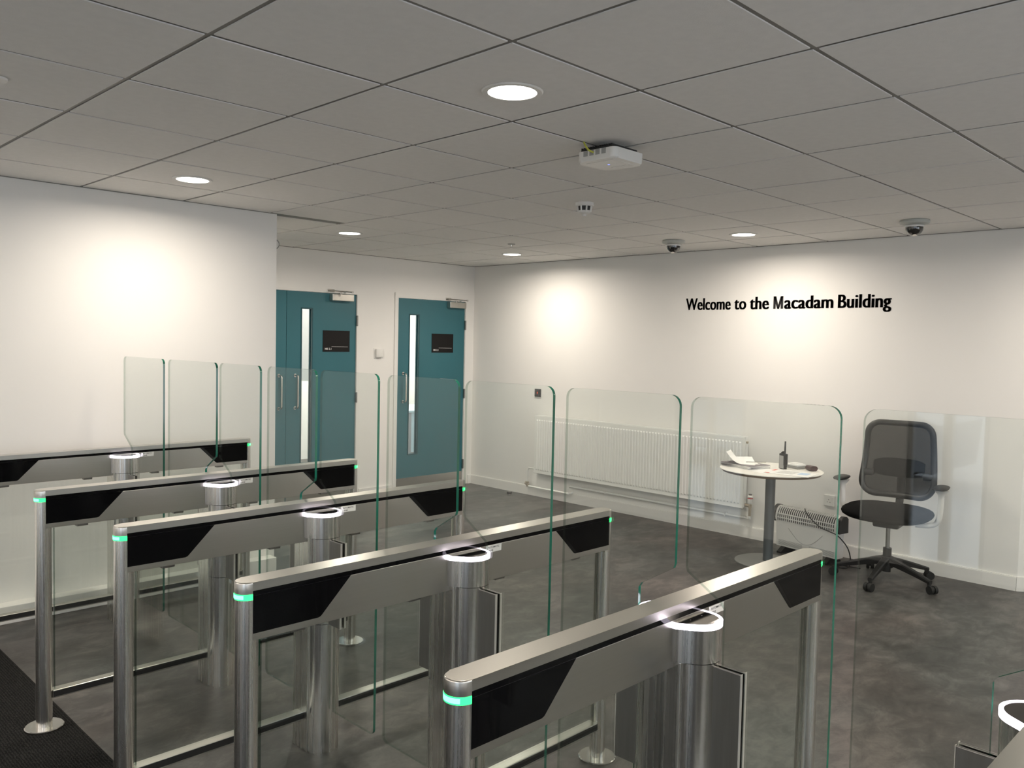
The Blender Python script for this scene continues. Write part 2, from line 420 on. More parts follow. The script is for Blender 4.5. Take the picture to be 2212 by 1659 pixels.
# suspended ceiling: a grid slab with 600 mm tiles as parts
def ceil_slab(bm):
    box(bm, XW, 6.2, YN, YC, H+.0044, H+.05); box(bm, XW, XR, YC, YL, H+.0044, H+.05); box(bm, XL, XR, YL, YB, H+.0044, H+.05)
ceiling = struct('ceiling', 'tee', ceil_slab, smooth=False)
g = .009
tile_cache = {}
for i in range(-7, 11):
    for j in range(-8, 9):
        x0, x1, y0, y1 = .6*i+g, .6*i+.6-g, .6*j+g, .6*j+.6-g
        if y0 < YN: continue
        if x0 < XW+.01: x0 = XW+.01
        if x1-x0 < .05: continue
        xm = XR-.006 if (y0+y1)/2 > YC else 6.08
        if y0 < YC < y1:
            if x0 > XR: xm = 6.08; y1 = YC-.068
            else: xm = XR-.006
        x1 = min(x1, xm)
        y1 = min(y1, YB-.006)
        if x1-x0 < .03 or y1-y0 < .03: continue
        if x0 < XL and y1 > YL:
            if x1 > XL and y0 < YL:      # tile straddling the corner
                y1 = YL-.006
            elif y0 < YL: y1 = YL-.006
            else:
                x0 = XL+.006
        if x1-x0 < .03 or y1-y0 < .03: continue
        w, d = round(x1-x0, 4), round(y1-y0, 4)
        if (w, d) not in tile_cache:
            bm = bmesh.new(); box(bm, 0, w, 0, d, 0, .0036)
            top = [q for q in bm.faces if q.calc_center_median().z < .0001]
            t = obj('ceiling_tile', bm, 'tile', ceiling, smooth=False); tile_cache[(w, d)] = t.data
        else:
            t = bpy.data.objects.new('ceiling_tile', tile_cache[(w, d)]); COL.objects.link(t); t.parent = ceiling
        t.location = (x0, y0, H+random.uniform(-.0006, .0006))
def angle_trim(bm):
    box(bm, XR-.006, XR-.0005, YC, YB, H-.004, H+.004)
    box(bm, XL+.0005, XR, YB-.006, YB-.0005, H-.004, H+.004)
    box(bm, XW, XL, YL-.006, YL-.0005, H-.004, H+.004)
struct('trim_1', 'tee', angle_trim, smooth=False)

# ------------------------------------------------------------------ office behind the doors
struct('wall_office_back', 'roomw', lambda bm: box(bm, XL, 7.0, 8.0, 8.1, 0, 2.7), smooth=False)
struct('wall_office_right', 'roomw', lambda bm: box(bm, 6.9, 7.0, YB+.1, 8.0, 0, 2.7), smooth=False)
struct('ceiling_office', 'roomw', lambda bm: box(bm, XL, 7.0, YB+.1, 8.1, 2.7, 2.76), smooth=False)
for (lx, ly) in ((3.6, 6.6), (5.6, 6.6)):
    t = thing('office_ceiling_panel', 'square glowing ceiling light panel in the office behind the teal doors', 'light', (lx, ly, 2.69), group='office ceiling panels behind the doors')
    boxpart('frame', 'plastic', t, -.31, .31, -.31, .31, -.01, .0095, smooth=False)
    boxpart('panel', 'diffuser', t, -.28, .28, -.28, .28, -.014, -.0105, smooth=False)
    ld = bpy.data.lights.new('office_lamp', 'AREA'); ld.shape = 'SQUARE'; ld.size = .55; ld.energy = 62; ld.color = (1, .95, .87)
    lo = bpy.data.objects.new('office_lamp', ld); COL.objects.link(lo); lo.location = (0, 0, -.02); lo.parent = t
t = thing('roller_blind', 'pale grey vertical blind seen through the slit window of the left teal door', 'blind', (4.05, 6.55, 0))
for k in range(7):
    boxpart('blind_slat', 'paperd' if k == 5 else 'roomw', t, -.42+.12*k, -.31+.12*k, -.01, .005, 1.12, 2.6, smooth=False)
boxpart('head_rail', 'plastic', t, -.44, .44, -.03, .02, 2.6, 2.699)
t = thing('office_desk', 'pale blue-grey desk seen through the slit window of the right teal door', 'desk', (6.1, 6.9, 0))
boxpart('worktop', 'blueg', t, -.75, .75, -.4, .4, .70, .73, bev=.004)
boxpart('front_panel', 'blueg', t, -.7, .7, -.36, -.34, .2, .70)
for sx in (-1, 1):
    for sy in (-1, 1): boxpart('leg', 'lgrey', t, sx*.7-.02, sx*.7+.02, sy*.36-.02, sy*.36+.02, 0, .70)

# ------------------------------------------------------------------ doors
def door_leaf(name, parent, x0, x1, z0, z1, hole=None, y0=YB+.012, t=.044):
    def fn(bm):
        if hole is None:
            box(bm, x0, x1, y0, y0+t, z0, z1)
        else:
            a, b, c, d = hole
            box(bm, x0, a, y0, y0+t, z0, z1); box(bm, b, x1, y0, y0+t, z0, z1)
            box(bm, a, b, y0, y0+t, z0, c); box(bm, a, b, y0, y0+t, d, z1)
    leaf = part(name, 'teal', parent, fn, smooth=False)
    if hole is not None:
        a, b, c, d = hole
        def bead(bm):
            w = .011
            for yy0, yy1 in ((y0-.004, y0+.012), (y0+t-.012, y0+t+.004)):
                box(bm, a-.001, a+w, yy0, yy1, c, d); box(bm, b-w, b+.001, yy0, yy1, c, d)
                box(bm, a+w, b-w, yy0, yy1, c-.001, c+w); box(bm, a+w, b-w, yy0, yy1, d-w, d+.001)
        part('glazing_bead', 'teald', leaf, bead, smooth=False)
        boxpart('vision_glass', 'pane', leaf, a+.001, b-.001, y0+.018, y0+.024, c+.001, d-.001, smooth=False)
    return leaf

def pull(parent, x, z0, z1, y=YB+.012):
    bm = bmesh.new(); rr = .0095; o = .055
    pts = [(x, y-.001, z0)] + [(x, y-o+.02-.02*math.sin(a), z0+.02-.02*math.cos(a)) for a in [i*PI/10 for i in range(6)]] \
        + [(x, y-o+.02-.02*math.cos(a), z1-.02+.02*math.sin(a)) for a in [i*PI/10 for i in range(6)]] + [(x, y-.001, z1)]
    tube(bm, pts, rr, 12)
    cyl(bm, (x, y-.004, z0), (x, y, z0), .016, 16); cyl(bm, (x, y-.004, z1), (x, y, z1), .016, 16)
    return obj('pull_handle', bm, 'steelp', parent)

def closer(parent, x0, x1, z0, z1, y=YB+.012):
    b = boxpart('door_closer', 'steelx', parent, x0, x1, y-.058, y-.0005, z0, z1, bev=.004)
    def arm(bm):
        xm = x0+.11; zt = z1+.012
        cyl(bm, (xm, y-.03, z1-.002), (xm, y-.03, zt+.004), .012, 14)
        box(bm, xm-.008, xm+.012, y-.17, y-.02, zt, zt+.005, rot=Matrix.Rotation(math.radians(-35), 3, 'Z'))
        tube(bm, [(xm+.05, y-.155, zt+.008), (x0-.02, y-.045, zt+.018), (x0+.01, y-.012, zt+.018)], .0055, 8)
        cyl(bm, (xm+.05, y-.155, zt-.002), (xm+.05, y-.155, zt+.016), .010, 12)
        box(bm, x0-.03, x0+.045, y-.02, y-.013, zt+.006, zt+.032)
    part('closer_arm', 'steelp', b, arm)

def text_mesh(s, size, offset=0., extrude=.001, space=1.0):
    cu = bpy.data.curves.new('t', 'FONT'); cu.body = s; cu.size = size; cu.offset = offset; cu.extrude = extrude
    cu.space_character = space; cu.resolution_u = 5
    o = bpy.data.objects.new('t', cu); COL.objects.link(o)
    bpy.context.view_layer.update()
    me = bpy.data.meshes.new_from_object(o.evaluated_get(bpy.context.evaluated_depsgraph_get()))
    bpy.data.objects.remove(o); bpy.data.curves.remove(cu)
    return me

def letters(s, parent, place, mat, size, offset=0., extrude=.001, space=1.0, name='letter', fat=0., own_m=False):
    """each glyph its own part. place(x, y, z) maps text coordinates (x along, y up) to parent space"""
    me = text_mesh(s, size, offset, extrude, space)
    bm = bmesh.new(); bm.from_mesh(me); bpy.data.meshes.remove(me)
    bm.verts.ensure_lookup_table()
    seen = set(); isl = []
    for v in bm.verts:
        if v in seen: continue
        st = [v]; grp = []; seen.add(v)
        while st:
            a = st.pop(); grp.append(a)
            for e in a.link_edges:
                b = e.other_vert(a)
                if b not in seen: seen.add(b); st.append(b)
        isl.append([min(q.co.x for q in grp), max(q.co.x for q in grp), grp])
    isl.sort(key=lambda t: t[0])
    out = []
    for a in isl:
        if out and a[0] < out[-1][1]-.35*min(a[1]-a[0], out[-1][1]-out[-1][0]):
            out[-1][1] = max(out[-1][1], a[1]); out[-1][2] += a[2]
        else: out.append(a)
    X0, X1 = out[0][0], out[-1][1]
    for gi, (_, _, grp) in enumerate(out):
        b2 = bmesh.new()
        if own_m and gi == 0:      # capital M built from four strokes
            xa, xb = min(v.co.x for v in grp), max(v.co.x for v in grp)
            hb = max(v.co.y for v in grp); sw = (xb-xa)*.235; xm = (xa+xb)/2
            for q in ([(xa, 0), (xa+sw, 0), (xa+sw, hb), (xa, hb)], [(xb-sw, 0), (xb, 0), (xb, hb), (xb-sw, hb)],
                      [(xa, hb), (xa+sw*1.15, hb), (xm+sw*.42, 0), (xm-sw*.42, 0)], [(xb-sw*1.15, hb), (xb, hb), (xm+sw*.42, 0), (xm-sw*.42, 0)]):
                lo = [b2.verts.new(place((x-X0)/(X1-X0), y, -.001)) for x, y in q]; hi = [b2.verts.new(place((x-X0)/(X1-X0), y, .001)) for x, y in q]
                b2.faces.new(lo); b2.faces.new(hi[::-1])
                for k in range(4): b2.faces.new([lo[k], hi[k], hi[(k+1) % 4], lo[(k+1) % 4]])
            obj(name, b2, mat, parent, smooth=False)
            continue
        ft = fat*(.8 if own_m is not None and s == 'Welcome' and gi == 0 else 1.)
        for sh in ((0.,) if fat == 0 else (-ft, -ft/2, 0., ft/2, ft)):
            mp = {v: b2.verts.new(place((v.co.x+sh-X0)/(X1-X0), v.co.y, v.co.z)) for v in grp}
            for fc in {fc for v in grp for fc in v.link_faces}:
                try: b2.faces.new([mp[v] for v in fc.verts])
                except ValueError: pass
        obj(name, b2, mat, parent, smooth=False)

def door_sign(x0, x1, z0, z1, txt, label):
    y = YB+.012
    s = thing('door_sign', label, 'sign', (x0, y-.0003, z0))
    w, h = x1-x0, z1-z0
    boxpart('plate', 'sign', s, 0, w, -.0035, 0, 0, h, smooth=False)
    letters(txt, s, lambda px, py, pz: (w*.075+px*w*.235, -.0041+(pz > 0)*-.0003, h*.09+py), 'signt', .026, .0004, .0002)
    boxpart('rule_line', 'signt', s, w*.32, w*.93, -.0042, -.0036, h*.235, h*.245, smooth=False)

# door 1: leaf and a half double door
d1 = struct('door_1', 'skirt', lambda bm: (box(bm, D1a, D1a+.025, YB-.004, YB+.1, 0, DT), box(bm, D1b-.024, D1b, YB-.004, YB+.1, 0, DT), box(bm, D1a+.025, D1b-.024, YB-.004, YB+.1, 2.038, DT)), smooth=False)
l1 = door_leaf('door_leaf', d1, 2.952, 3.718, .006, 2.035, hole=(3.102, 3.228, .40, 1.885))
l0 = door_leaf('door_leaf', d1, 2.048, 2.948, .006, 2.035)
l1['label'] = 'teal door leaf with slit window and sign'; l0['label'] = 'teal secondary door leaf, mostly hidden by the white wall'
boxpart('kick_plate', 'steelx', l1, 2.955, 3.715, YB+.0105, YB+.0118, .01, .15, smooth=False)
boxpart('kick_plate', 'steelx', l0, 2.051, 2.945, YB+.0105, YB+.0118, .01, .15, smooth=False)
pull(l1, 3.045, .94, 1.247); pull(l0, 2.875, .94, 1.247)
closer(l1, 3.41, 3.655, 1.965, 2.03)
def hinge(parent, x, z):
    bm = bmesh.new(); box(bm, x-.006, x+.012, YB-.006, YB+.011, z-.05, z+.05); cyl(bm, (x+.002, YB-.006, z-.052), (x+.002, YB-.006, z+.052), .006, 10)
    obj('hinge', bm, 'steeld', parent)
for z in (1.78, 1.02, .23): hinge(d1, 3.722, z)
door_sign(3.34, 3.645, 1.472, 1.677, 'MB 2.1', 'black room sign reading MB 2.1 on the left teal door')
# door 2
d2 = struct('door_2', 'skirt', lambda bm: (box(bm, D2a, D2a+.026, YB-.004, YB+.1, 0, DT), box(bm, D2b-.020, D2b, YB-.004, YB+.1, 0, DT), box(bm, D2a+.026, D2b-.02, YB-.004, YB+.1, 2.038, DT),
    box(bm, D2a-.022, D2a-.002, YB-.012, YB-.0005, 0, 2.088)), smooth=False)
l2 = door_leaf('door_leaf', d2, 4.234, 5.159, .006, 2.035, hole=(4.384, 4.522, .388, 1.876))
boxpart('kick_plate', 'steelx', l2, 4.237, 5.156, YB+.0105, YB+.0118, .01, .148, smooth=False)
pull(l2, 4.315, .955, 1.252)
closer(l2, 4.90, 5.135, 1.962, 2.026)
for z in (1.78, 1.02, .23): hinge(d2, 5.162, z)
door_sign(4.693, 4.997, 1.474, 1.677, 'MB 2.2', 'black room sign reading MB 2.2 on the right teal door')

# ------------------------------------------------------------------ wall lettering
wl_ = thing('wall_lettering', 'black lettering on the white wall reading Welcome to the Macadam Building', 'lettering', (XR, 2.481, 1.9205))
for word, ya, yb in (('Welcome', 2.4725, 2.0347), ('to', 1.9929, 1.8889), ('the', 1.8486, 1.6829), ('Macadam', 1.6388, 1.1424), ('Building', 1.0971, .7033)):
    letters(word, wl_, lambda px, py, pz, ya=ya, yb=yb: (-.0012-(pz > 0)*.0015, ya+(yb-ya)*px-2.481, py), 'ink', .149, .0, .001, space=1.03, fat=.0062, own_m=word[0] == 'M')

# ------------------------------------------------------------------ downlights
def downlight(x, y, label, group):
    t = thing('downlight', label, 'light', (x, y, H), group=group)
    def rim(bm): lathe(bm, [(.083, -.001), (.083, -.006), (.100, -.006), (.104, -.002), (.104, -.001), (.083, -.001)], n=40)
    part('trim_ring', 'plastic', t, rim)
    part('diffuser', 'diffuser', t, lambda bm: cyl(bm, (0, 0, -.0012), (0, 0, -.004), .0825, 36))
    ld = bpy.data.lights.new('downlight_lamp', 'AREA'); ld.shape = 'DISK'; ld.size = .16; ld.energy = LAMP_W; ld.color = LAMP_COL; ld.spread = math.radians(170)
    lo = bpy.data.objects.new('downlight_lamp', ld); COL.objects.link(lo); lo.location = (0, 0, -.008); lo.parent = t
dl = ['lit round downlight nearest the camera, top centre of the ceiling', 'lit round downlight above the left white wall',
      'lit round downlight in front of the left teal door', 'lit round downlight nearest the far corner of the room',
      'lit round downlight between the two dome cameras']
for (x, y), lb in zip(LIGHTS_IN_VIEW, dl): downlight(x, y, lb, 'round ceiling downlights')
for (x, y) in LIGHTS_BEYOND: downlight(x, y, 'round ceiling downlight out of view, mostly added as fill', 'downlights outside the picture')

# ------------------------------------------------------------------ speed gates
X0, X1, WB, RP = -.0435, 1.4186, .0318, .030
ZT, ZC, ZB, ZS = .970, .948, .8185, .837
GX = .69
PH, PR = .047, .063       # pedestal lobe half length between centres, radius
def gate_glass(parent, side, L, label=None):
    """side +1 is towards +y"""
    g0, g1, zt, zb, zn, zl, rc = .0163, .1247, 1.4745, .165, 1.0395, .9734, .028
    pts = [(g1, zb)] + [(L-.02+.02*math.sin(a), zb+.02-.02*math.cos(a)) for a in [i*PI/8 for i in range(5)]]
    pts += [(L-rc+rc*math.cos(a), zt-rc+rc*math.sin(a)) for a in [i*PI/16 for i in range(9)]]
    pts += [(g0+rc-rc*math.sin(a), zt-rc+rc*math.cos(a)) for a in [i*PI/16 for i in range(9)]]
    pts += [(g0, zn+.012), (g0+.004, zn), (g1-.008, zl+.008), (g1, zl-.004)]
    bm = bmesh.new(); th = .005
    if side < 0: pts = [(-a, b) for a, b in pts]
    A = [bm.verts.new((-th, a, b)) for a, b in pts]; B = [bm.verts.new((th, a, b)) for a, b in pts]
    bm.faces.new(A).material_index = 0; bm.faces.new(B[::-1]).material_index = 0
    n = len(pts)
    for i in range(n):
        q = bm.faces.new([A[i], B[i], B[(i+1) % n], A[(i+1) % n]])
        (ya, za), (yb, zb_) = pts[i], pts[(i+1) % n]
        nyv = (zb_-za)*(1 if side > 0 else -1)      # outward normal of this edge along y
        q.material_index = 1 if nyv < -.3*abs(yb-ya) else 2  # edges facing away coloured pale, their look through the glass put into colour
    o = obj('glass_flap', bm, ['glass', 'edge', 'edgel'], parent, ang=25)
    return o

def make_gate(label, y, sides, group='speed gates across the lobby'):
    r_ = thing('speed_gate', label, 'turnstile', (GX, y, 0), group=group)
    d = -GX
    for k, xp in enumerate((X0, X1+.003)):
        p = part('post', 'steelz', r_, lambda bm: cyl(bm, (xp+d, 0, .0085), (xp+d, 0, .924), RP, 32))
        def fl(bm):
            lathe(bm, [(0, .0), (.072, .0), (.072, .006), (.069, .0085), (0, .0085)], (xp+d, 0, .0012 if k == 0 else .0002), 40)
        part('base_disc', 'steelp', p, fl)
    # top cap, with solid rounded ends
    def cap(bm):
        prism(bm, [(x+d, yy) for x, yy in stadium_x(X0, X1, WB, 14)], 'z', ZC, ZT, bev=.0035)
        for s, xx in ((-1, X0), (1, X1)):
            a0 = PI/2 if s < 0 else -PI/2
            prism(bm, [(x+d, yy) for x, yy in arc(xx, 0, WB, a0, a0+PI, 14)], 'z', ZC-.008, ZC)
    part('top_cap', 'steelx', r_, cap)
    for s, xx in ((-1, X0), (1, X1)):
        def led(bm):
            a0 = PI/2 if s < 0 else -PI/2
            prism(bm, [(x+d, yy) for x, yy in arc(xx, 0, WB+.0004, a0, a0+PI, 16)], 'z', .9245, .9398)
        il = part('indicator_light', 'green', r_, led)
        def core(bm):
            a0 = PI/2 if s < 0 else -PI/2
            A_ = arc(xx, 0, WB+.0009, a0+.45, a0+PI-.75, 12); B_ = arc(xx, 0, WB+.0003, a0+.45, a0+PI-.75, 12)
            prism(bm, [(x+d, yy) for x, yy in A_+B_[::-1]], 'z', .9275, .9372)
        part('led_core', 'greenc', il, core)
    boxpart('black_strip', 'blackgl', r_, X0+d, X1+d, -WB+.0004, WB-.0004, .9352, ZC, smooth=False)  # plain black band between top cap and side body
    boxpart('side_body', 'steelx', r_, X0+d, X1+d, -WB, WB, ZB, .935, bev=.0008, smooth=False)
    for s in (-1, 1):
        ya, yb = (-WB-.0008, -WB+.0002) if s < 0 else (WB-.0002, WB+.0008)
        for pts in ([(X0+.0005, ZS), (.150, ZS), (.158, ZS+.003), (.2534, .9348), (X0+.0005, .9348)], [(X1-.0005, ZS), (1.2215, ZS), (1.2145, ZS+.003), (1.1151, .9348), (X1-.0005, .9348)]):
            part('reader_screen', 'blackgl', r_, lambda bm: prism(bm, [(a+d, b) for a, b in pts], 'y', ya, yb), smooth=False)
    # infill glass, clamps and low rails
    for a, b in ((X0+RP-.002, .622), (.758, X1-RP+.005)):
        boxpart('infill_glass', ['glass'], r_, a+d+.012, b+d-.004, -.005, .005, .149, .812, smooth=False)
        def edge(bm):
            box(bm, a+d+.008, a+d+.0119, -.0055, .0055, .149, .812)
        part('glass_edge_strip', 'edgel', r_, edge, smooth=False)
        for cx in ((.10, .50) if a < .3 else (.86, 1.25)):
            def cl(bm):
                box(bm, cx+d-.022, cx+d+.022, -.014, .014, .806, ZB+.0003, bev=.002)
            part('glass_clamp', 'steeld', r_, cl)
        rail = boxpart('low_rail', 'steelx', r_, a+d, b+d, -.021, .021, .118, .1495, bev=.002, smooth=False)
        def strip(bm):
            box(bm, a+d+.001, b+d-.001, -.0222, -.0211, .1235, .1465); box(bm, a+d+.001, b+d-.001, .0211, .0222, .1235, .1465)
        part('rail_insert', 'blackrub', rail, strip, smooth=False)
    # pedestal
    def spine(bm):
        box(bm, .620+d, .758+d, -.052, .052, .0004, .8345, bev=.002)
    part('pedestal_spine', 'steelz', r_, spine, smooth=False)
    def seams(bm):
        for xx in (.650, .668):
            box(bm, xx+d, xx+d+.0025, -.0535, .0535, .51 if xx > .66 else .002, ZB)
        box(bm, .6205+d, .623+d, -.0325, -.030, .1, ZB); box(bm, .6205+d, .623+d, .030, .0325, .1, ZB)
    part('spine_seam', 'blackrub', r_, seams, smooth=False)
    part('pedestal_base', 'steelz', r_, lambda bm: prism(bm, stadium_y(PH, PR), 'z', .0004, .5035))
    part('hinge_collar', 'steelz', r_, lambda bm: prism(bm, stadium_y(PH, PR), 'z', .5055, .8335))
    part('collar_seam', 'blackrub', r_, lambda bm: prism(bm, stadium_y(PH, PR-.0015), 'z', .5, .51)); part('collar_seam', 'blackrub', r_, lambda bm: prism(bm, stadium_y(PH, PR-.0015), 'z', .83, .84))
    part('pedestal_head', 'steelz', r_, lambda bm: prism(bm, ped_outline(), 'z', .8355, .917))
    def halo(bm):
        o_ = ped_outline(.002); i_ = ped_outline(-.006); n = len(o_)
        vs_ = [[bm.verts.new((p[0], p[1], z)) for p in ring] for ring, z in ((o_, .9172), (o_, .9305), (i_, .9305), (i_, .9172))]
        for k in range(4):
            A, B = vs_[k], vs_[(k+1) % 4]
            for i in range(n): bm.faces.new([A[i], A[(i+1) % n], B[(i+1) % n], B[i]])
    part('light_halo', 'halo', r_, halo)
    part('pedestal_lid', 'lid', r_, lambda bm: prism(bm, ped_outline(-.0062), 'z', .917, .9296))
    for s, L in sides:
        gl = gate_glass(r_, s, L)
        y0, y1 = sorted((s*.104, s*.181))
        def plates(bm):
            for xs in (-1, 1):
                xa, xb = sorted((xs*.0061, xs*.0135))
                box(bm, xa, xb, y0, y1, .503, .828, bev=.0012)
        part('hinge_plate', 'steeld', r_, plates)
        ye = s*.1817  # pale strips added on the plate ends, standing in for light caught there
        for xs in (-1, 1):
            part('lit_plate_end', 'litend', r_, lambda bm: box(bm, min(xs*.0060, xs*.0137), max(xs*.0060, xs*.0137), ye-.0009, ye+.0009, .502, .829), smooth=False)
        def gasket(bm):
            box(bm, -.0060, -.0051, min(s*.106, s*.180), max(s*.106, s*.180), .506, .8265); box(bm, .0051, .0060, min(s*.106, s*.180), max(s*.106, s*.180), .506, .8265)
        part('plate_liner', 'steelp', r_, gasket, smooth=False)
    # a small instruction sticker on the side that faces the lane
    st = boxpart('sticker', 'plastic', r_, .775+d, .845+d, -WB-.0006, -WB-.0001, .911, .934, smooth=False)
    for txt, zz, wd in (('AUTOMATIC', .9245, .052), ('LANE', .914, .024)):
        letters(txt, st, lambda px, py, pz, zz=zz, wd=wd: (.783+d+px*wd, -WB-.0007-(pz > 0)*.0001, zz+py), 'ink', .0085, .0001, .0001)
    for xx in (.665, .715):
        part('lid_screw', 'steelp', r_, lambda bm: cyl(bm, (xx+d, -.047, .9296), (xx+d, -.047, .9302), .0025, 10))
    part('side_bolt', 'steelp', r_, lambda bm: cyl(bm, (.632+d, -.0528, .79), (.632+d, -.050, .79), .004, 12))
    return r_

L0 = .3897
LW = .5435
PY = dict(A=3.1063, B=1.9588, C=1.1158, D=.280, E=-.5494, F=-1.378)
make_gate('speed gate against the white left wall, farthest left, with one wide glass flap', PY['A'], [(-1, LW)])
make_gate('second speed gate from the left wall, its round foot on the dark carpet', PY['B'], [(1, LW), (-1, L0)])
make_gate('third speed gate from the left wall, far end before the right teal door', PY['C'], [(1, L0), (-1, L0)])
make_gate('fourth speed gate from the left wall, its right glass flap before the black wall control', PY['D'], [(1, L0), (-1, L0)])
make_gate('large foreground speed gate at bottom right, its far end below the round table', PY['E'], [(1, L0), (-1, L0)])
make_gate('cropped speed gate at the bottom right corner, glass flap before the office chair', PY['F'], [(1, L0), (-1, L0)])

# ------------------------------------------------------------------ ceiling equipment
ap = thing('wireless_access_point', 'square white wireless access point hanging at a ceiling grid crossing with a yellow cable', 'router', (1.742, .548, H-.078))
s = .102
part('cover', 'plastic', ap, lambda bm: prism(bm, arc(s-.025, s-.025, .025, 0, PI/2, 6)+arc(-s+.025, s-.025, .025, PI/2, PI, 6)+arc(-s+.025, -s+.025, .025, PI, 1.5*PI, 6)+arc(s-.025, -s+.025, .025, 1.5*PI, 2*PI, 6), 'z', .045, .0, bev=.012))
part('bottom_plate', 'plastic', ap, lambda bm: box(bm, -.072, .072, -.072, .072, -.0015, .002, bev=.0012))
def apback(bm):
    box(bm, -s+.006, s-.02, -s+.02, s-.02, .045, .054)
    for k in range(14): box(bm, -s+.004, s-.025, -.08+.012*k, -.076+.012*k, .054, .060)
part('heat_sink', 'black', ap, apback, smooth=False)
def apsock(bm):
    for k in range(4): box(bm, -s-.0015, -s+.004, -.055+.032*k, -.033+.032*k, .022, .044)
part('cable_socket', 'greyplastic', ap, apsock, smooth=False)
part('status_light', 'blueled', ap, lambda bm: cyl(bm, (-.005, .005, -.0022), (-.005, .005, -.001), .0045, 12))
part('label_strip', 'paper', ap, lambda bm: box(bm, .045, .053, -.05, .03, -.0022, -.0012), smooth=False)
part('mounting_bracket', 'lgrey', ap, lambda bm: box(bm, -.04, .04, -.04, .04, .060, .0775), smooth=False)
part('network_cable', 'yellow', ap, lambda bm: tube(bm, smooth_path([(-s-.002, .01, .034), (-s-.028, .012, .038), (-s-.03, .03, .060), (-s-.022, .045, .0775)], 6), .004, 8))

def lathe_thing(name, label, cat, loc, specs, group=None):
    t = thing(name, label, cat, loc, group=group)
    for nm, mt, prof in specs: part(nm, mt, t, lambda bm: lathe(bm, prof, n=32))
    return t
sm = lathe_thing('smoke_detector', 'white round smoke detector on the ceiling behind the access point', 'detector', (2.774, 1.556, H),
    [('base', 'plastic', [(0, -.0008), (.055, -.0008), (.055, -.018), (.05, -.022), (0, -.022)]),
     ('sensor_slots', 'black', [(0, -.022), (.040, -.022), (.036, -.048), (0, -.048)]),
     ('sensor_head', 'plastic', [(0, -.048), (.040, -.048), (.034, -.060), (.016, -.068), (.012, -.080), (0, -.083)])])
for k in range(8):
    a = k*PI/4+.2
    part('rib', 'plastic', sm, lambda bm: cyl(bm, (.044*math.cos(a), .044*math.sin(a), -.02), (.038*math.cos(a), .038*math.sin(a), -.054), .005, 8))
for x, y, lb in ((4.578, 2.145, 'smaller looking white dome camera on the ceiling, left of the two'), (4.571, .306, 'white dome camera on the ceiling above the lettering, right of the two')):
    t = lathe_thing('dome_camera', lb, 'camera', (x, y, H),
        [('mount', 'mountp', [(0, -.0008), (.088, -.0008), (.092, -.012), (.086, -.022), (.05, -.033), (0, -.033)]),
         ('housing', 'plastic', [(0, -.033), (.058, -.033), (.055, -.044), (0, -.044)]),
         ('smoked_dome', 'smoked', [(.0535, -.044)]+[(.053*math.cos(a), -.050-.050*math.sin(a)) for a in [i*PI/18 for i in range(10)]])])
    part('lens', 'steelp', t, lambda bm: cyl(bm, (-.02, -.01, -.0965), (-.021, -.0105, -.099), .013, 16))
lathe_thing('sprinkler', 'tiny metal sprinkler rose on the ceiling beside the farthest downlight', 'sprinkler', (3.99, 3.385, H),
    [('plate', 'greyplastic', [(0, -.0008), (.034, -.0008), (.030, -.006), (0, -.008)]), ('nozzle', 'steelp', [(0, -.008), (.008, -.008), (.006, -.022), (0, -.022)])])
lathe_thing('ceiling_sensor', 'pale flat round sensor on the ceiling at the left picture edge', 'sensor', (-.305, 1.525, H),
    [('plate', 'plastic', [(0, -.0008), (.04, -.0008), (.038, -.008), (0, -.010)])])
# spotlight-like detector on the side of the left wall
t = thing('wall_detector', 'small grey round detector high on the end of the left white wall', 'detector', (XL+.0006, 3.72, 2.262))
part('bracket', 'greyplastic', t, lambda bm: cyl(bm, (0, 0, 0), (.05, 0, 0), .016, 14))
part('body', 'greyplastic', t, lambda bm: cyl(bm, (.085, -.045, -.01), (.085, .04, 0), .036, 24))
part('face', 'plastic', t, lambda bm: cyl(bm, (.085, -.050, -.0105), (.085, -.0451, -.01), .026, 24))

# ------------------------------------------------------------------ wall fittings
t = thing('wall_sensor', 'small square white sensor on the wall between the teal doors', 'sensor', (3.984, YB-.0004, 1.461))
part('back_plate', 'plastic', t, lambda bm: box(bm, -.056, .056, -.004, 0, -.05, .05, bev=.001))
part('cover', 'plastic', t, lambda bm: box(bm, -.040, .048, -.03, -.004, -.042, .046, bev=.008))
t = thing('access_reader', 'small black square control with a red light on the white wall above the radiator', 'switch', (XR-.0004, 4.246, 1.081))
part('back_plate', 'black', t, lambda bm: box(bm, -.012, 0, -.043, .043, -.041, .041, bev=.004))
part('button', 'blackgl', t, lambda bm: box(bm, -.0145, -.012, -.03, .03, -.03, .03, bev=.001))
part('indicator', 'redled', t, lambda bm: box(bm, -.0155, -.0146, -.003, .003, -.008, .012))
t = thing('wall_socket', 'white single wall socket above the convector heater', 'socket', (XR-.0004, 1.104, .419))
part('face_plate', 'plastic', t, lambda bm: box(bm, -.010, 0, -.043, .043, -.043, .043, bev=.002))
part('rocker_switch', 'plastic', t, lambda bm: box(bm, -.014, -.010, -.030, -.016, .008, .030, bev=.001))
def holes(bm):
    for dy, dz, w, h in ((0, .008, .004, .009), (.011, -.012, .007, .004), (-.011, -.012, .007, .004)): box(bm, -.0104, -.0099, dy-w/2+.004, dy+w/2+.004, dz-h/2, dz+h/2)
part('pin_holes', 'black', t, holes, smooth=False)
t = thing('door_stop', 'small round metal door stop on the floor by the right wall', 'door stop', (5.12, 4.47, .0003))
part('body', 'steeld', t, lambda bm: lathe(bm, [(0, 0), (.022, 0), (.022, .02), (.018, .034), (0, .036)], n=24))
part('rubber_ring', 'blackrub', t, lambda bm: lathe(bm, [(.020, .012), (.026, .012), (.026, .026), (.020, .026), (.020, .012)], n=24))

